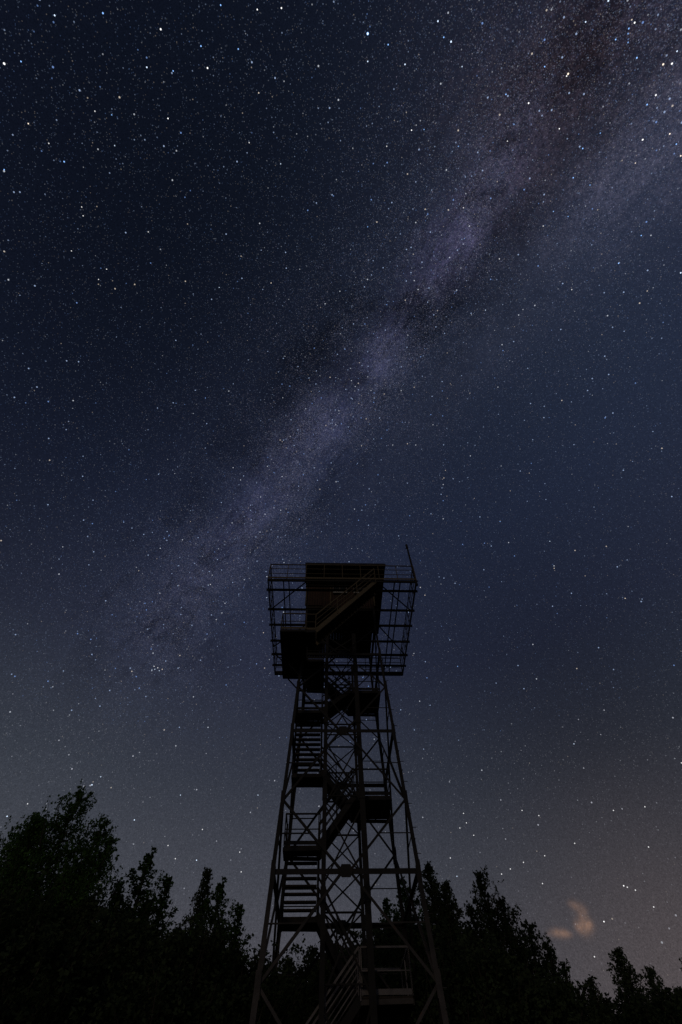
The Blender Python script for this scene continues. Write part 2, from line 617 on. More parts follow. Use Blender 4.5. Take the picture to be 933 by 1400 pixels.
def landing(x0, x1, y0, y1, zf, rail_pts=None, material=None):
    e = empty('landing', tower)
    m = MB()
    n = max(2, round((y1 - y0) / .2))
    for k in range(n):
        a = y0 + (y1 - y0) * k / n; b = y0 + (y1 - y0) * (k + 1) / n - .012
        m.box(x0, x1, a, b, zf - .045, zf)
    m.build('floor_planks', PLANK, e)
    m = MB()
    for (a, b) in (((x0, y0), (x1, y0)), ((x1, y0), (x1, y1)), ((x1, y1), (x0, y1)), ((x0, y1), (x0, y0))):
        m.bar((a[0], a[1], zf - .12), (b[0], b[1], zf - .10), .05, .11)
    nx = 3
    for k in range(1, nx):
        x = x0 + (x1 - x0) * k / nx
        m.bar((x, y0, zf - .10), (x, y1, zf - .10), .04, .09)
    m.build('floor_frame', STEEL, e)
    if rail_pts:
        rails(e, [(p[0], p[1], zf) for p in rail_pts], material=material)
    return e


def flight(a, b, wdir, width, material=None, smat=None, railside=(1, -1), trim=0, tread_w=.25):
    """a (low) -> b (high) along the centre line; wdir = unit sideways"""
    a = Vector(a); b = Vector(b); wd = Vector(wdir)
    e = empty('stair_flight', tower)
    run = Vector((b.x - a.x, b.y - a.y, 0)); L = run.length; rise = b.z - a.z
    n = max(3, round(rise / .19))
    rd = run.normalized()
    for sgn in (-1, 1):
        m = MB()
        o = wd * sgn * (width / 2)
        m.bar(a + o - Vector((0, 0, .05)), b + o - Vector((0, 0, .05)), .045, .20, up=(0, 0, 1))
        m.build('stringer', smat or DARKST, e)
    for k in range(1, n):
        c = a.lerp(b, k / n)
        m = MB()
        w2 = width / 2 - .03
        d2 = tread_w / 2
        vs = []
        for dz in (-.05, 0):
            for (s1, s2) in ((-1, -1), (1, -1), (1, 1), (-1, 1)):
                vs.append(c + wd * w2 * s1 + rd * d2 * s2 + Vector((0, 0, dz)))
        m.add(vs, [(0, 3, 2, 1), (4, 5, 6, 7), (0, 1, 5, 4), (1, 2, 6, 5), (2, 3, 7, 6), (3, 0, 4, 7)])
        m.build('tread', PLANK, e)
    for sgn in railside:
        m = MB()
        o = wd * sgn * (width / 2 + .03)
        np_ = max(2, round(L / .9))
        for k in range(np_ + 1):
            p = a.lerp(b, k / np_) + o
            m.bar(p - Vector((0, 0, .1)), p + Vector((0, 0, RAILH)), .035, .035, up=(0, 1, 0))
        for (f_, w_) in ((1, .055), (.66, .03), (.33, .03)):
            m.bar(a + o + Vector((0, 0, f_ * RAILH)), b + o + Vector((0, 0, f_ * RAILH)), w_, w_)
        m.build('handrail', material or STEEL, e)
    return e


D = lambda f: (f - 1.0) * C           # forward fraction -> local y
LWC = (LX0 + LX1) / 2
LW = LX1 - LX0
NY, FY = D(.968), D(1.018)            # centre lines of the near and the far cross flights
CW = .86
zR0, zL1, zL2, zR1, zL3, zL4, zR2, zL5, zDK = [Z(v) for v in (.185, .297, .378, .465, .543, .655, .712, .768, .96)]

# entry flight from the ground, in front, up to the first right landing
y0 = D(.962)
flight((RX0 - (zR0 - 0) * .98, y0, 0), (RX0, y0, zR0), (0, 1, 0), .95, GALV)
e = landing(RX0, RX1, D(.937), D(1.045), zR0, [(RX0 + .05, D(.937), ), (RX1, D(.937)), (RX1, D(1.045)), (RX0, D(1.045))], GALV)
# cross flights
def cross_near(zl_, zr_):
    flight((LX1 - .05, NY, zl_), (RX0 + .05, NY, zr_), (0, 1, 0), CW)
def cross_far(zr_, zl_):
    flight((RX0 + .05, FY, zr_), (LX1 - .05, FY if zl_ < Z(.7) else D(.995), zl_), (0, 1, 0), CW)
def deep(za, zb):
    flight((LWC, D(1.02), za), (LWC, D(.965), zb), (1, 0, 0), LW - .1, tread_w=.22)


cross_far(zR0, zL1)
for (za, zb) in ((zL1, zL2), (zL3, zL4)):
    # far-left landing, flight towards the front, near-left landing
    landing(LX0, LX1, D(1.012), D(1.052), za, [(LX0, D(1.012)), (LX0, D(1.052)), (LX1, D(1.052))])
    flight((LWC, D(1.018), za), (LWC, D(.985), zb), (1, 0, 0), LW - .1, tread_w=.17)
    landing(LX0, LX1, D(.945), D(.985), zb, [(LX1, D(.945)), (LX0, D(.945)), (LX0, D(.985))])
cross_near(zL2, zR1)
cross_far(zR1, zL3)
cross_near(zL4, zR2)
cross_far(zR2, zL5)
for zr in (zR1, zR2):
    landing(RX0, RX1, D(.948), D(1.04), zr, [(RX0, D(.948)), (RX1, D(.948)), (RX1, D(1.04)), (RX0, D(1.04))])
# top left landing reaching out past the lattice, then the last flight along the front of the deck
OX0, OX1 = -.150 * C, -.090 * C
landing(OX1 + .02, LX1, D(.900), D(1.022), zL5, [(LX1, D(.900)), (OX1 + .02, D(.900))])
landing(OX0, OX1, D(.795), D(.966), zL5 + .004, [(OX1, D(.795)), (OX0, D(.795)), (OX0, D(.966)), (OX1, D(.966))], RAIL)
landing(OX1 + .02, OX1 + .45, D(.797), D(.846), zL5, [(OX1 + .02, D(.797)), (OX1 + .45, D(.797))], RAIL)
flight((OX1 + .46, D(.822), zL5), (.096 * C, D(.822), zDK - .05), (0, 1, 0), .85, RAIL, smat=RAIL)
# knee braces that carry the outrigger landing
for yy in (D(.90), D(.965)):
    m = MB()
    m.bar((OX0 + .25, yy, zL5 - .2), (-hw(zL5 - .9), yy, zL5 - .9), .05)
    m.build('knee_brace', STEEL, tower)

# ---- the open deck at the top
DX0, DX1, DY0, DY1 = -.205 * C, .212 * C, D(.797), D(1.192)
deck = empty('viewing_deck', tower)
jy = [D(.829), D(.903), D(.965), D(1.032), D(1.092), D(1.142)]
for y in [DY0 + .03] + jy + [DY1 - .03]:
    m = MB()
    edge = y in (DY0 + .03, DY1 - .03)
    h = .15 if edge else .12
    x0, x1 = (DX0, DX1) if edge else (DX0 - .10, DX1 + .10)
    zc_ = zDK - .10 if edge else zDK - .20
    m.bar((x0, y, zc_ + h / 2 - .004), (x1, y, zc_ + h / 2 - .004), .07, .012)
    m.bar((x0, y, zc_), (x1, y, zc_), .010, h - .03)
    m.bar((x0, y, zc_ - h / 2 + .004), (x1, y, zc_ - h / 2 + .004), .07, .012)
    m.build('joist', STEEL, deck)
for x in (DX0, -.175 * C + .25, -.160 * C + .25, .150 * C, .166 * C, DX1):
    m = MB()
    m.bar((x, DY0, zDK - .08), (x, DY1, zDK - .08), .045, .11)
    m.build('edge_beam' if x in (DX0, DX1) else 'stringer', STEEL, deck)
for (a, b) in (((-.10 * C, DY0 + .1), (DX0 + .1, D(.903))), ((.105 * C, DY0 + .1), (DX1 - .1, D(.905))),
               ((.115 * C, D(.965)), (DX1 - .1, D(1.09))), ((-.10 * C, D(.965)), (DX0 + .05, D(1.06))),
               ((DX0 + .1, D(1.09)), (-.14 * C, DY1 - .1))):
    m = MB()
    m.bar((a[0], a[1], zDK - .17), (b[0], b[1], zDK - .17), .05, .05)
    m.build('deck_brace', STEEL, deck)
for pts, ev in ((((DX0, DY0), (DX1, DY0)), 1.02), (((DX1, DY0 + .05), (DX1, DY1 - .05)), 1.1),
                (((DX1, DY1), (DX0, DY1)), 1.1), (((DX0, DY1 - .05), (DX0, DY0 + .05)), 1.1)):
    rails(deck, [(p[0], p[1], zDK) for p in pts], ev, h=1.2, mids=(.36, .7), material=RAIL if pts[0][1] == DY0 and pts[1][1] == DY0 else STEEL)
# slatted walkway floor in front of and beside the cabin door only
m = MB()
for k in range(3):
    m.box(-.10 * C, .10 * C, DY0 + .08 + k * .17, DY0 + .20 + k * .17, zDK - .035, zDK)
m.build('walkway_planks', PLANK, deck)
# short trestle between lattice and deck
for sx in (-1, 1):
    m = MB()
    m.bar((sx * hw(TOPZ), -hw(TOPZ), TOPZ), (sx * hw(TOPZ), -hw(TOPZ), zDK - .2), .11)
    m.bar((sx * hw(TOPZ), hw(TOPZ), TOPZ), (sx * hw(TOPZ), hw(TOPZ), zDK - .2), .11)
    m.bar((sx * hw(TOPZ), -hw(TOPZ), TOPZ + .1), (sx * hw(TOPZ), hw(TOPZ), TOPZ + .1), .1, .14)
    m.build('head_frame', STEEL, tower)

# ---- cabin
cab = empty('cabin', tower)
CX0, CX1, CY0, CY1 = -.101 * C, .100 * C, D(.900), D(1.108)
zF, zRf = zDK + .01, Z(1.077)
m = MB()
nb = 24
for k in range(nb):
    a = CX0 + (CX1 - CX0) * k / nb; b = CX0 + (CX1 - CX0) * (k + 1) / nb - .008
    m.box(a, b, CY0, CY1, zF - .14 - .002 * (k % 2), zF)
m.build('floor', PLANK, cab)


def boards(x0, x1, y0, y1, z0, z1, along, holes=()):
    """vertical lapped boards; holes = (a0,a1,z0,z1) openings"""
    m = MB()
    L = (x1 - x0) if along == 'x' else (y1 - y0)
    n = max(2, round(L / .16))
    for k in range(n):
        a, b = L * k / n, L * (k + 1) / n - .012
        off = .012 * (k % 2)
        segs = [(z0, z1)]
        for (h0, h1, hz0, hz1) in holes:
            if (a + b) / 2 > h0 and (a + b) / 2 < h1:
                segs = [s2 for (p, q) in segs for s2 in ((p, hz0), (hz1, q)) if s2[1] - s2[0] > .02]
        for (p, q) in segs:
            if along == 'x':
                m.box(x0 + a, x0 + b, y0 - off, y1 - off, p, q)
            else:
                m.box(x0 - off, x1 - off, y0 + a, y0 + b, p, q)
    return m.build('wall', SIDING, cab)


Wd = CX1 - CX0
Dd = CY1 - CY0
fw = [(.080 * C, .121 * C, zF + 1.12, zF + 1.85), (.143 * C, .184 * C, zF + 1.12, zF + 1.85)]
boards(CX0, CX1, CY0, CY0 + .04, zF, zRf, 'x', fw)
boards(CX0, CX1, CY1 - .04, CY1, zF, zRf, 'x', [(.3 * Wd, .7 * Wd, zF + 1.15, zF + 1.85)])
for x in (CX0, CX1 - .04):
    boards(x, x + .04, CY0 + .05, CY1 - .05, zF, zRf, 'y', [(.3 * Dd, .7 * Dd, zF + 1.15, zF + 1.85)])
for (a0, a1, z0_, z1_) in fw:
    w_ = MB()
    x0, x1 = CX0 + a0, CX0 + a1
    for (p, q) in (((x0, z0_), (x1, z0_)), ((x1, z0_), (x1, z1_)), ((x1, z1_), (x0, z1_)), ((x0, z1_), (x0, z0_)), (((x0 + x1) / 2, z0_), ((x0 + x1) / 2, z1_))):
        w_.bar((p[0], CY0 - .03, p[1]), (q[0], CY0 - .03, q[1]), .05, .06, up=(0, 1, 0))
    gpl = MB()
    gpl.box(x0, x1, CY0 + .01, CY0 + .016, z0_, z1_)
    w_.v += []
    wf = w_.build('window_frame', GALV, cab)
    gpl.build('window_pane', GLASS, cab)
    sl_ = MB()
    sl_.box(x0 - .02, x1 + .02, CY0 - .14, CY0 - .066, z0_ - .12, z0_ - .03)
    sl_.build('sky_strip_sill', WHITE, cab)  # thickened white sill stands in for sky seen through the cabin
# panel strip and corner posts
m = MB()
for x in (CX0 - .02, CX0 + .36 * Wd, CX1 + .02):
    m.bar((x, CY0 - .045, zF), (x, CY0 - .045, zRf), .07, .05, up=(0, 1, 0))
m.build('corner_trim', RAIL, cab)
# door
m = MB()
m.box(CX0 + .10, CX0 + .86, CY0 - .05, CY0 - .02, zF + .02, zF + 2.0)
dr = m.build('door', SIDING, cab)
# roof: boards under felt, reaching out over the deck front
RX_0, RX_1, RY0, RY1 = -.108 * C, .140 * C, D(.838), D(1.135)
m = MB()
m.box(RX_0, RX_1, RY0, RY1, zRf + .09, zRf + .16)
n = 22
for k in range(n):
    a = RY0 + (RY1 - RY0) * k / n
    m.box(RX_0 + .03, RX_1 - .03, a + .004, a + (RY1 - RY0) / n - .008, zRf + .06, zRf + .088)
for k in range(8):
    x = RX_0 + .06 + (RX_1 - RX_0 - .12) * k / 7
    m.bar((x, RY0 + .02, zRf + .02), (x, RY1 - .02, zRf + .02), .06, .075)
m.bar((RX_0, RY0 - .012, zRf + .09), (RX_1, RY0 - .012, zRf + .09), .02, .17)
m.build('roof', ROOFM, cab)
# antenna on the right front corner
m = MB()
pa = Vector((DX1 - .02, DY0 + .06, zDK - .35)); pb = Vector((DX1 - .06, DY0 + .02, Z(.96) + 2.95))
m.tube([pa, pa.lerp(pb, .5), pb], [.07, .06, .05], 8)
m.tube([pb - Vector((0, 0, .02)), pb + Vector((-.01, 0, .34))], .07, 8)
m.bar(pb + Vector((-.12, 0, -.05)), pb + Vector((.04, 0, -.05)), .03)
m.bar(pa + Vector((-.1, 0, .35)), pa + Vector((.12, 0, .35)), .05)
m.build('antenna_mast', STEEL, tower)


# ------------------------------------------------------------------ trees
def tree_mesh(name, seed, leaders, nlimb, nleaf, leaf, h0=.12, upness=.9, spread=1.0, clump=.25, sharp=1.0):
    """leaders: (dx, dy, height, radius). returns (trunk mesh, crown mesh)"""
    rg = np.random.default_rng(seed)
    wood = MB()
    tips = []
    wts = []
    H = max(l[2] for l in leaders)
    for (dx, dy, h, rr) in leaders:
        base = Vector((0, 0, 0))
        pts = [base, Vector((dx * .25, dy * .25, h * .3)), Vector((dx * .8, dy * .8, h * .6)), Vector((dx, dy, h * .97))]
        r0 = .018 * h + .02
        wood.tube(pts, [r0, r0 * .7, r0 * .42, .012], 8)
        nl = int(nlimb * h / H)
        for i in range(nl):
            t = h0 + (1 - h0) * ((i + rg.uniform(0, 1)) / nl)
            zz = h * t
            # trunk position at zz
            k = min(2.999, t / .97 * 3) if t < .97 else 2.999
            fr = [(0, 0), (.3, 1), (.6, 2), (.97, 3)]
            for (ta, ia), (tb, ib) in zip(fr[:-1], fr[1:]):
                if ta <= t <= tb or ib == 3:
                    p0 = pts[ia].lerp(pts[ib], min(1, max(0, (t - ta) / (tb - ta))))
                    if t <= tb:
                        break
            prof = (min(1, (t / .38)) ** .6) * max(.0, 1 - max(0, (t - .30) / .70) ** sharp) ** .85 + .035
            Lr = rr * prof * rg.uniform(.62, 1.08) * spread
            az = i * 2.39996 + rg.uniform(-.5, .5)
            d = Vector((math.cos(az), math.sin(az), 0))
            up_ = Lr * upness * rg.uniform(.6, 1.3) + .12 + .13 * min(1, Lr)
            end = p0 + d * Lr + Vector((0, 0, up_))
            mid = p0 + d * Lr * .6 + Vector((0, 0, up_ * .35))
            if Lr > .35:
                wood.tube([p0, mid, end], [.012 * Lr + .012, .008 * Lr + .008, .005], 4)
            tips.append((p0, mid, end, Lr))
            wts.append(Lr + .18)
        for q in range(8):      # leafy leader
            a_ = pts[2].lerp(pts[3], q / 8); b_ = pts[2].lerp(pts[3], (q + 1) / 8)
            tips.append((a_, a_.lerp(b_, .5), b_, .25 * (1 - q / 10))); wts.append(.55)
    wts = np.array(wts); wts /= wts.sum()
    # twigs
    ntw = nleaf // 9
    idx = rg.choice(len(tips), ntw, p=wts)
    P0 = np.array([tips[i][0] for i in idx]); Pm = np.array([tips[i][1] for i in idx]); P1 = np.array([tips[i][2] for i in idx])
    Ls = np.array([tips[i][3] for i in idx])
    f = (.10 + .90 * rg.random(ntw))[:, None]
    tb = (1 - f) ** 2 * P0 + 2 * f * (1 - f) * Pm + f ** 2 * P1
    tdir = rg.normal(0, .6, (ntw, 3)); tdir[:, 2] = np.abs(tdir[:, 2]) * .8 + .35
    tdir /= np.linalg.norm(tdir, axis=1)[:, None]
    tl = rg.uniform(.2, .65, ntw) * (0.6 + .25 * np.minimum(Ls, 2))
    ks = np.clip(.30 + Ls * .55, 0, 1)
    tl = tl * ks
    tb += rg.normal(0, clump * .4, (ntw, 3)) * ks[:, None]
    # leaves
    n = ntw * 9
    ti = np.repeat(np.arange(ntw), 9)
    c = tb[ti] + tdir[ti] * (tl[ti] * rg.random(n))[:, None] + rg.normal(0, .05, (n, 3)) * ks[ti][:, None]
    a = rg.normal(0, 1, (n, 3)); a[:, 2] -= .25
    a /= np.linalg.norm(a, axis=1)[:, None]
    b = np.cross(a, rg.normal(0, 1, (n, 3))); b /= np.linalg.norm(b, axis=1)[:, None]
    sz = leaf * rg.uniform(.6, 1.3, n)[:, None]
    V = np.empty((n, 4, 3))
    V[:, 0] = c - a * sz * .5
    V[:, 1] = c + b * sz * .34 - a * sz * .05
    V[:, 2] = c + a * sz * .55
    V[:, 3] = c - b * sz * .34 - a * sz * .05
    me = bpy.data.meshes.new(name + '_crown')
    me.vertices.add(n * 4); me.vertices.foreach_set('co', V.reshape(-1).astype(np.float32))
    me.loops.add(n * 4); me.loops.foreach_set('vertex_index', np.arange(n * 4, dtype=np.int32))
    me.polygons.add(n)
    me.polygons.foreach_set('loop_start', np.arange(0, n * 4, 4, dtype=np.int32))
    me.polygons.foreach_set('loop_total', np.full(n, 4, dtype=np.int32))
    me.update(calc_edges=True)
    tm = bpy.data.meshes.new(name + '_trunk')
    tm.from_pydata(wood.v, [], wood.f)
    tm.materials.append(BARK)
    return tm, me


def plant(name, meshes, leafm, loc, rz, sc, label, cat, group=None):
    tm, cm_ = meshes
    if not cm_.materials:
        cm_.materials.append(leafm)
    e = empty(name, loc=loc, rz=rz)
    e.scale = sc
    t = bpy.data.objects.new('trunk', tm); COL.objects.link(t); t.parent = e
    c = bpy.data.objects.new('crown', cm_); COL.objects.link(c); c.parent = e
    tag(e, label, cat, group)
    return e


MESH = {
    'broad': tree_mesh('broad', 3, [(0.2, 0, 12, 2.9), (-1.5, .4, 11.2, 2.3), (-2.3, -.3, 9.9, 2.0), (1.7, .3, 11.0, 2.1), (2.7, -.5, 9.9, 2.1), (-.6, -.8, 10.6, 2.6)], 110, 150000, .10, .10, .75, 1.0, .3, 1.5),
    'aspen': tree_mesh('aspen', 5, [(0, 0, 10, 1.4), (.75, .2, 9.3, 1.2), (.3, .5, 8.6, 1.7), (-.5, -.2, 8.3, 1.4)], 110, 44000, .095, .12, 1.2, 1.0, .2, 1.3),
    'spire': tree_mesh('spire', 8, [(0, 0, 10, 1.8)], 200, 32000, .09, .08, .9, 1.0, .2, .9),
    'pyramid': tree_mesh('pyramid', 9, [(0, 0, 10, 2.2), (.75, 0.3, 9.1, 2.0), (1.5, -.2, 8.1, 2.0), (-.7, .2, 8.9, 1.4)], 150, 90000, .095, .06, .8, 1.0, .22, 1.0),
    'young': tree_mesh('young', 12, [(0, 0, 8, 1.6), (-.8, .2, 6.8, 1.2), (.9, -.2, 7.2, 1.2)], 130, 42000, .095, .03, 1.0, 1.0, .3, 1.1),
    'bush': tree_mesh('bush', 15, [(0, 0, 6, 2.0), (-1.3, .3, 5.2, 1.5), (1.3, -.3, 5.4, 1.6), (.3, 1, 5.0, 1.6)], 90, 55000, .105, .02, .9, 1.0, .35, 1.6),
}
LM = {'broad': LEAF1, 'aspen': LEAF1, 'spire': LEAF2, 'pyramid': LEAF3, 'young': LEAF2, 'bush': LEAF2}
BH = {'broad': 12, 'aspen': 10, 'spire': 10, 'pyramid': 10, 'young': 8, 'bush': 6}


def tree(kind, name, px, py, D_, label, cat='tree', wid=1.0, rz=None, group=None):
    """tree whose top the photograph sees at (px, py), standing D_ metres ahead"""
    p = at(px, py, D_)
    h = p.z
    s_ = h / BH[kind]
    return plant(name, MESH[kind], LM[kind], (p.x, p.y, -.05), rnd.uniform(0, 6.28) if rz is None else rz,
                 (s_ * wid, s_ * wid, s_ * .99), label, cat, group)


tree('broad', 'broadleaf_tree', 110, 1076, 21, 'large broad rounded tree, the tallest tree left of the tower', wid=.92, rz=0)
tree('young', 'broadleaf_tree', -12, 1135, 21, 'tree cut by the left edge of the picture beside the large broad tree')
tree('aspen', 'broadleaf_tree', 209, 1160, 24, 'slim two topped tree with sky showing through, just right of the large broad tree', wid=1.3, rz=0.3)
tree('spire', 'broadleaf_tree', 287, 1183, 24, 'narrow pointed tree left of the tower, thin as a spire', wid=.75)
tree('aspen', 'broadleaf_tree', 305, 1200, 22, 'fuller leafy tree standing between the narrow pointed tree and the tower', wid=1.25, rz=.2)
tree('spire', 'broadleaf_tree', 168, 1200, 25, 'small thin sapling top between the large broad tree and the slim two topped tree', wid=.8)
tree('aspen', 'broadleaf_tree', 550, 1196, 27, 'tree seen through the right legs of the tower', wid=1.1, rz=2.8)
tree('spire', 'broadleaf_tree', 584, 1178, 27, 'tall narrow tree just behind the right leg of the tower', wid=1.1)
tree('spire', 'broadleaf_tree', 606, 1203, 25, 'narrow tree between the tower and the pyramid shaped tree', wid=1.2)
tree('pyramid', 'broadleaf_tree', 653, 1185, 23, 'large pyramid shaped tree, the tallest tree right of the tower', wid=.95, rz=0)
tree('aspen', 'broadleaf_tree', 744, 1280, 23, 'small leafy tree at the foot of the slope right of the pyramid shaped tree', wid=1.1, rz=.4)
tree('spire', 'broadleaf_tree', 802, 1333, 24, 'low pointed young tree in the dip below the orange clouds', wid=1.2)
tree('spire', 'broadleaf_tree', 839, 1293, 24, 'slender pointed tree right of the orange clouds', wid=1.35)
tree('young', 'broadleaf_tree', 884, 1318, 22, 'bushy tree with separate shoots near the right edge', wid=.9)
tree('young', 'broadleaf_tree', 935, 1306, 22, 'bushy tree cut by the right edge of the picture', wid=.95)

G = 'dark undergrowth trees at the edge of the clearing'
row = [
    ('young', 100, 1180, 23), ('young', 32, 1200, 22),   # kind, px, py, D
    ('bush', 20, 1242, 19), ('bush', 85, 1240, 18), ('bush', 150, 1252, 19), ('young', 128, 1222, 20), ('bush', 215, 1278, 20), ('young', 178, 1236, 22),
    ('bush', 262, 1285, 19), ('bush', 325, 1305, 20), ('young', 246, 1262, 23), ('bush', 360, 1315, 25), ('young', 395, 1308, 27),
    ('young', 428, 1292, 28), ('bush', 440, 1322, 25), ('bush', 480, 1300, 27), ('bush', 520, 1275, 25), ('young', 505, 1285, 26),
    ('bush', 565, 1265, 24), ('bush', 612, 1280, 22), ('bush', 665, 1310, 20), ('bush', 715, 1335, 20), ('young', 700, 1300, 24), ('bush', 765, 1352, 20),
    ('bush', 815, 1372, 20), ('bush', 865, 1362, 19), ('bush', 920, 1358, 18), ('young', 640, 1262, 25)]
LBL = {'bush': 'dense dark bush in the unlit undergrowth below the treetops', 'young': 'young tree rising from the unlit undergrowth'}
for (k, px, py, D_) in row:
    tree(k, 'bush' if k == 'bush' else 'young_tree', px, py, D_, LBL[k], 'bush' if k == 'bush' else 'tree', wid=1.25 if k == 'bush' else 1.0,
         group='dense bushes below the treetops' if k == 'bush' else 'young trees in the undergrowth')
# the wood behind, one mass
wd = MB()
fm = MESH['bush'][1]
n0 = len(fm.vertices)
co = np.empty(n0 * 3, dtype=np.float32); fm.vertices.foreach_get('co', co); co = co.reshape(-1, 3)
parts = []
for k in range(26):
    a = R(-75 + 150 * k / 25) + rnd.uniform(-.02, .02)
    d_ = 33 + rnd.uniform(-2, 3)
    s_ = rnd.uniform(.95, 1.25) * (1.12 if abs(a) < .3 else 1.0)
    t = rnd.uniform(0, 6.28)
    Rm = np.array([[math.cos(t), -math.sin(t), 0], [math.sin(t), math.cos(t), 0], [0, 0, 1]])
    parts.append((co[:len(co) // 8 * 4] @ Rm.T) * np.array([s_ * 1.5, s_ * 1.5, s_]) + np.array([math.sin(a) * d_, math.cos(a) * d_, 0]))
V = np.concatenate(parts); n = len(V) // 4
me = bpy.data.meshes.new('wood')
me.vertices.add(len(V)); me.vertices.foreach_set('co', V.reshape(-1).astype(np.float32))
me.loops.add(n * 4); me.loops.foreach_set('vertex_index', np.arange(n * 4, dtype=np.int32))
me.polygons.add(n)
me.polygons.foreach_set('loop_start', np.arange(0, n * 4, 4, dtype=np.int32))
me.polygons.foreach_set('loop_total', np.full(n, 4, dtype=np.int32))
me.update(calc_edges=True)
me.materials.append(LEAF3)
wo_ = bpy.data.objects.new('far_wood', me)
COL.objects.link(wo_)
tag(wo_, 'black mass of woodland behind the clearing', 'wood', kind='stuff')

# ------------------------------------------------------------------ stars: tiny self-lit discs far out
rg = np.random.default_rng(77)
dirs, sizes, cols = [], [], []


def mwdens(d):
    t, s_ = mw_ts(d)
    fz = min(1, max(0, (d.z - .40) / .35))
    a = math.exp(-((s_ - .0) / .10) ** 2) * 1.3 + math.exp(-((s_ - .03) / .27) ** 2) * .8
    for (rp, sg, k) in RIFT:
        a *= 1 - k * math.exp(2 * (d.dot(rp) - 1) / sg ** 2)
    return a * fz


RIFT = [(ray(x, y), s_, .75) for (x, y, s_) in ((790, 90, .10), (750, 200, .06), (700, 310, .06), (630, 400, .06), (560, 435, .05), (445, 482, .055), (385, 545, .05), (320, 610, .05))]
EXT = {}


def addstar(d, rad_, c):
    dirs.append(d); sizes.append(rad_); cols.append(c)


def tint(k):
    if k < .50: return (.50, .66, 1.0)
    if k < .70: return (.26, .46, 1.0)
    if k < .90: return (.84, .90, 1.0)
    return (1.0, .86, .70)


N = 900000
bright_cap = .36
for i in range(N):
    zz = rnd.uniform(.12, 1)
    az = rnd.uniform(-math.pi, math.pi)
    if abs(az) > 1.7 and zz < .72:
        continue
    u = rnd.random()
    if rnd.random() > .78:
        pass
    rr = math.sqrt(1 - zz * zz)
    d = Vector((math.sin(az) * rr, math.cos(az) * rr, zz))
    dn = .17 + .42 * mwdens(d)
    if zz < .45:
        dn *= .35 + .65 * max(0, (zz - .12) / .33)
    if rnd.random() > dn:
        continue
    mag = min(bright_cap, .0112 * u ** -.60)              # brightness, power law
    ext = .45 + .55 * min(1, max(0, (zz - .15) / .5))
    off = math.acos(max(-1, min(1, d.dot(FW))))           # soft, larger stars towards the corners
    rad_ = (.00055 + .00070 * min(1, mag * 2.2)) * (1 + .55 * max(0, off - .40))
    c = tint(rnd.random())
    if zz < .5 and c[2] > c[0] * 1.5:
        c = (.85, .88, 1)
    b = (.018 + 1.35 * mag) * ext
    addstar(d, rad_, (c[0] * b, c[1] * b, c[2] * b))

# unresolved star clouds of the Milky Way: very many, very faint
for i in range(170000):
    t_ = rnd.uniform(-.45, 1.25)
    s_ = rnd.gauss(.0, .060) if rnd.random() < .55 else rnd.gauss(.03, .15)
    cs = math.sqrt(max(0, 1 - s_ * s_))
    d = (e1 * math.cos(t_) + e2 * math.sin(t_)) * cs + mwN * s_
    if d.z < .30:
        continue
    q = mnoise.fractal(Vector((t_ * 5, s_ * 9, 2.0)), .7, 2.1, 5) * .9 + mnoise.noise(Vector((t_ * 34, s_ * 50, 7.0))) * .45
    acc = (.50 + 1.25 * q) * min(1, (d.z - .30) / .42)
    for (rp, sg, k) in RIFT:
        acc *= 1 - k * math.exp(2 * (d.dot(rp) - 1) / sg ** 2)
    if rnd.random() > acc:
        continue
    b = .008 + .016 * rnd.random() ** -.5
    b = min(b, .22) * (.55 + .45 * min(1, max(0, (1.15 - t_) / .5)))
    c = ((.62, .64, 1.0), (.42, .54, 1.0), (.78, .70, 1.0), (.88, .86, .98))[rnd.randrange(4)]
    addstar(d, .00060 + .0002 * rnd.random(), (c[0] * b, c[1] * b, c[2] * b))

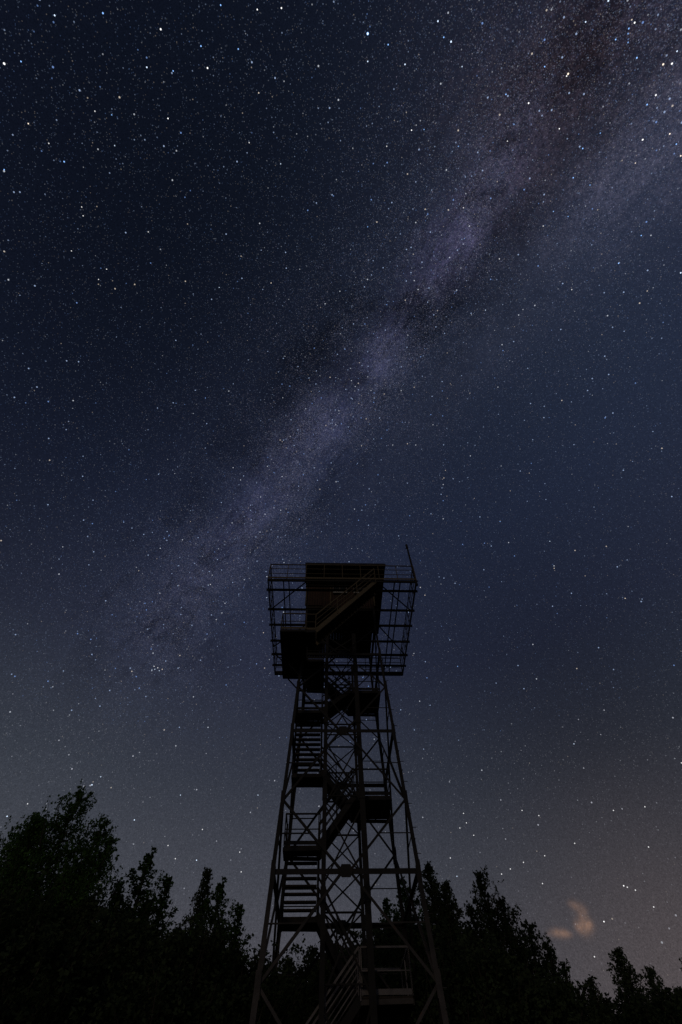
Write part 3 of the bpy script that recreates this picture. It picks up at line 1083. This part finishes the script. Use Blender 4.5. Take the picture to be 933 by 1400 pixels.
BW, WW, OW, BL = (.65, .80, 1.0), (1, 1, 1), (1, .85, .68), (.25, .50, 1.0)
bright = [(503, 46, 4.2, (.03, .07, .16)), (503, 46, 3.0, (.25, .5, .9)), (503, 46, 2.0, WW), (284, 93, 2.2, WW), (220, 40, 2.2, WW), (6, 87, 2.6, WW), (141, 18, 2.0, BL), (75, 21, 1.8, BW), (201, 92, 1.8, BW), (275, 63, 1.8, BL), (237, 97, 1.5, BL),
          (88, 221, 2.0, BL), (230, 162, 1.8, WW), (39, 169, 1.5, OW), (67, 196, 1.3, WW), (6, 232, 1.6, BL), (29, 84, 1.5, BL), (153, 157, 1.4, BL), (531, 61, 1.7, BL), (599, 29, 2.0, BW), (617, 57, 2.3, BW), (607, 51, 1.5, BL),
          (554, 88, 1.8, BW), (632, 91, 1.3, BW), (777, 101, 2.4, OW), (775, 104, 1.6, WW), (723, 141, 2.1, WW), (692, 129, 1.6, BL), (832, 1, 2.0, BW), (868, 31, 1.9, WW), (864, 27, 1.4, OW), (860, 39, 1.7, BL), (859, 46, 1.4, BL), (859, 58, 1.3, BL),
          (871, 79, 1.8, BL), (907, 88, 2.2, OW), (919, 87, 2.2, WW), (897, 130, 2.1, WW), (885, 143, 1.8, BL), (879, 191, 2.1, WW), (916, 183, 1.8, OW), (797, 203, 1.8, BL), (765, 176, 1.5, WW), (842, 54, 1.6, BL), (801, 30, 1.6, BW),
          (745, 91, 1.6, BL), (694, 193, 1.3, WW), (703, 170, 1.3, BL), (563, 178, 1.6, WW), (784, 243, 1.7, BL), (869, 223, 1.4, OW), (931, 213, 1.7, OW), (931, 373, 2.0, BW), (846, 360, 1.6, BL), (877, 322, 1.5, BL), (782, 396, 1.2, WW),
          (664, 424, 1.4, BW), (757, 289, 1.4, BL), (777, 296, 1.3, BL), (807, 253, 1.4, BL), (821, 182, 1.4, BL), (743, 309, 1.2, WW), (683, 354, 1.2, WW), (634, 284, 1.3, WW), (529, 200, 1.2, WW), (503, 84, 1.5, BW), (925, 197, 1.6, BL), (926, 70, 1.6, BW), (580, 177, 1.4, BL), (627, 200, 1.3, BL), (503, 310, 1.2, BL),
          (135, 382, 1.1, WW), (112, 283, 1.2, WW), (114, 295, 1.1, WW), (300, 393, 1.1, BW), (146, 368, 1.2, WW), (98, 343, 1.2, WW), (203, 317, 1.2, WW), (130, 152, 1.4, WW), (157, 199, 1.3, BW), (354, 127, 1.4, OW), (341, 195, 1.2, WW), (384, 224, 1.1, BW), (385, 11, 1.9, WW), (302, 7, 1.7, BL), (326, 67, 1.5, BL), (352, 13, 1.7, WW),
          (853, 1211, 1.5, WW), (858, 1213, 1.2, WW), (869, 1217, 1.3, WW), (826, 1260, 1.6, WW), (813, 1308, 1.3, WW), (894, 1240, 1.3, WW), (625, 1198, 1.4, BW), (616, 1173, 1.1, WW), (716, 1179, 1.2, WW), (698, 1188, 1.2, WW), (686, 1195, 1.1, WW), (742, 1208, 1.0, WW), (629, 1132, 1.2, WW), (634, 1112, 1.2, WW), (638, 1125, 1.0, WW), (648, 1142, 1.1, WW),
          (714, 1108, 1.2, WW), (737, 1115, 1.2, WW), (786, 1153, 1.3, WW), (887, 1158, 1.3, WW), (839, 1108, 1.2, WW), (882, 1103, 1.0, WW), (745, 1170, 1.0, WW),
          (126, 1073, 1.8, BW), (10, 1116, 1.6, BW), (38, 1099, 1.2, WW), (184, 1121, 1.5, BW), (230, 1156, 1.2, WW), (240, 1174, 1.4, WW), (269, 1176, 1.5, BW), (208, 1173, 1.4, BW), (138, 1062, 1.3, BW), (247, 1087, 1.2, BW), (277, 1134, 1.2, WW), (330, 1192, 1.3, WW), (328, 1165, 1.2, WW), (353, 1087, 1.1, BW),
          (212, 915, 1.4, BW), (216, 913, 1.2, WW), (208, 916, 1.1, BW), (211, 911, .9, WW), (218, 917, .9, BW), (626, 911, 1.3, BL), (855, 818, 1.3, OW), (785, 1017, 1.3, BW), (575, 803, 1.1, WW), (285, 800, 1.1, BW), (684, 713, 1.1, BL), (752, 740, 1.0, BW), (365, 817, 1.2, BW), (288, 799, 1.1, WW), (430, 957, 1.0, WW), (932, 1043, 1.2, WW)]
for (x, y, r_, c) in bright:
    k = r_ / 933 * 682 * .66
    addstar(ray(x, y), max(.0009, k * .00115), tuple(min(1.6, (1.35 if r_ > 1.4 else .8) * v) for v in c))
    if r_ >= 1.6:     # the faint coloured skirt of a bright star
        pass

n = len(dirs)
Dn = np.array([tuple(d) for d in dirs]); sz = np.array(sizes)[:, None]
upv = np.tile(np.array([[0.0, 0.0, 1.0]]), (n, 1)); upv[Dn[:, 2] > .95] = (0, 1, 0)
A = np.cross(Dn, upv); A /= np.linalg.norm(A, axis=1)[:, None]
B = np.cross(A, Dn)
K = 6
RAD = 5000.0
V = np.empty((n, K, 3))
rot = rg.uniform(0, 6.28, n)[:, None]
for k in range(K):
    t = rot + 2 * math.pi * k / K
    V[:, k] = (Dn + A * sz * np.cos(t) + B * sz * np.sin(t)) * RAD
V[:, :, 2] += CAMZ
me = bpy.data.meshes.new('stars')
me.vertices.add(n * K); me.vertices.foreach_set('co', V.reshape(-1).astype(np.float32))
me.loops.add(n * K); me.loops.foreach_set('vertex_index', np.arange(n * K, dtype=np.int32))
me.polygons.add(n)
me.polygons.foreach_set('loop_start', np.arange(0, n * K, K, dtype=np.int32))
me.polygons.foreach_set('loop_total', np.full(n, K, dtype=np.int32))
me.update(calc_edges=True)
ca = me.color_attributes.new('glow', 'FLOAT_COLOR', 'POINT')
cc = np.ones((n, K, 4), dtype=np.float32)
cc[:, :, :3] = np.array(cols)[:, None, :]
ca.data.foreach_set('color', cc.reshape(-1))
sm = bpy.data.materials.new('starlight')
sm.use_nodes = True
T = NT(sm.node_tree)
at_ = T.n('ShaderNodeAttribute', attribute_name='glow')
em = T.n('ShaderNodeEmission')
T.link(at_.outputs['Color'], em.inputs[0])
o = T.n('ShaderNodeOutputMaterial')
tb_ = T.n('ShaderNodeBsdfTransparent')
as_ = T.n('ShaderNodeAddShader')
T.link(em.outputs[0], as_.inputs[0]); T.link(tb_.outputs[0], as_.inputs[1])
T.link(as_.outputs[0], o.inputs[0])
try:
    sm.cycles.emission_sampling = 'NONE'
except Exception:
    pass
me.materials.append(sm)
st = bpy.data.objects.new('stars', me)
COL.objects.link(st)
tag(st, 'countless white and blue stars scattered over the night sky', 'stars', kind='stuff')
print('STARS', n)
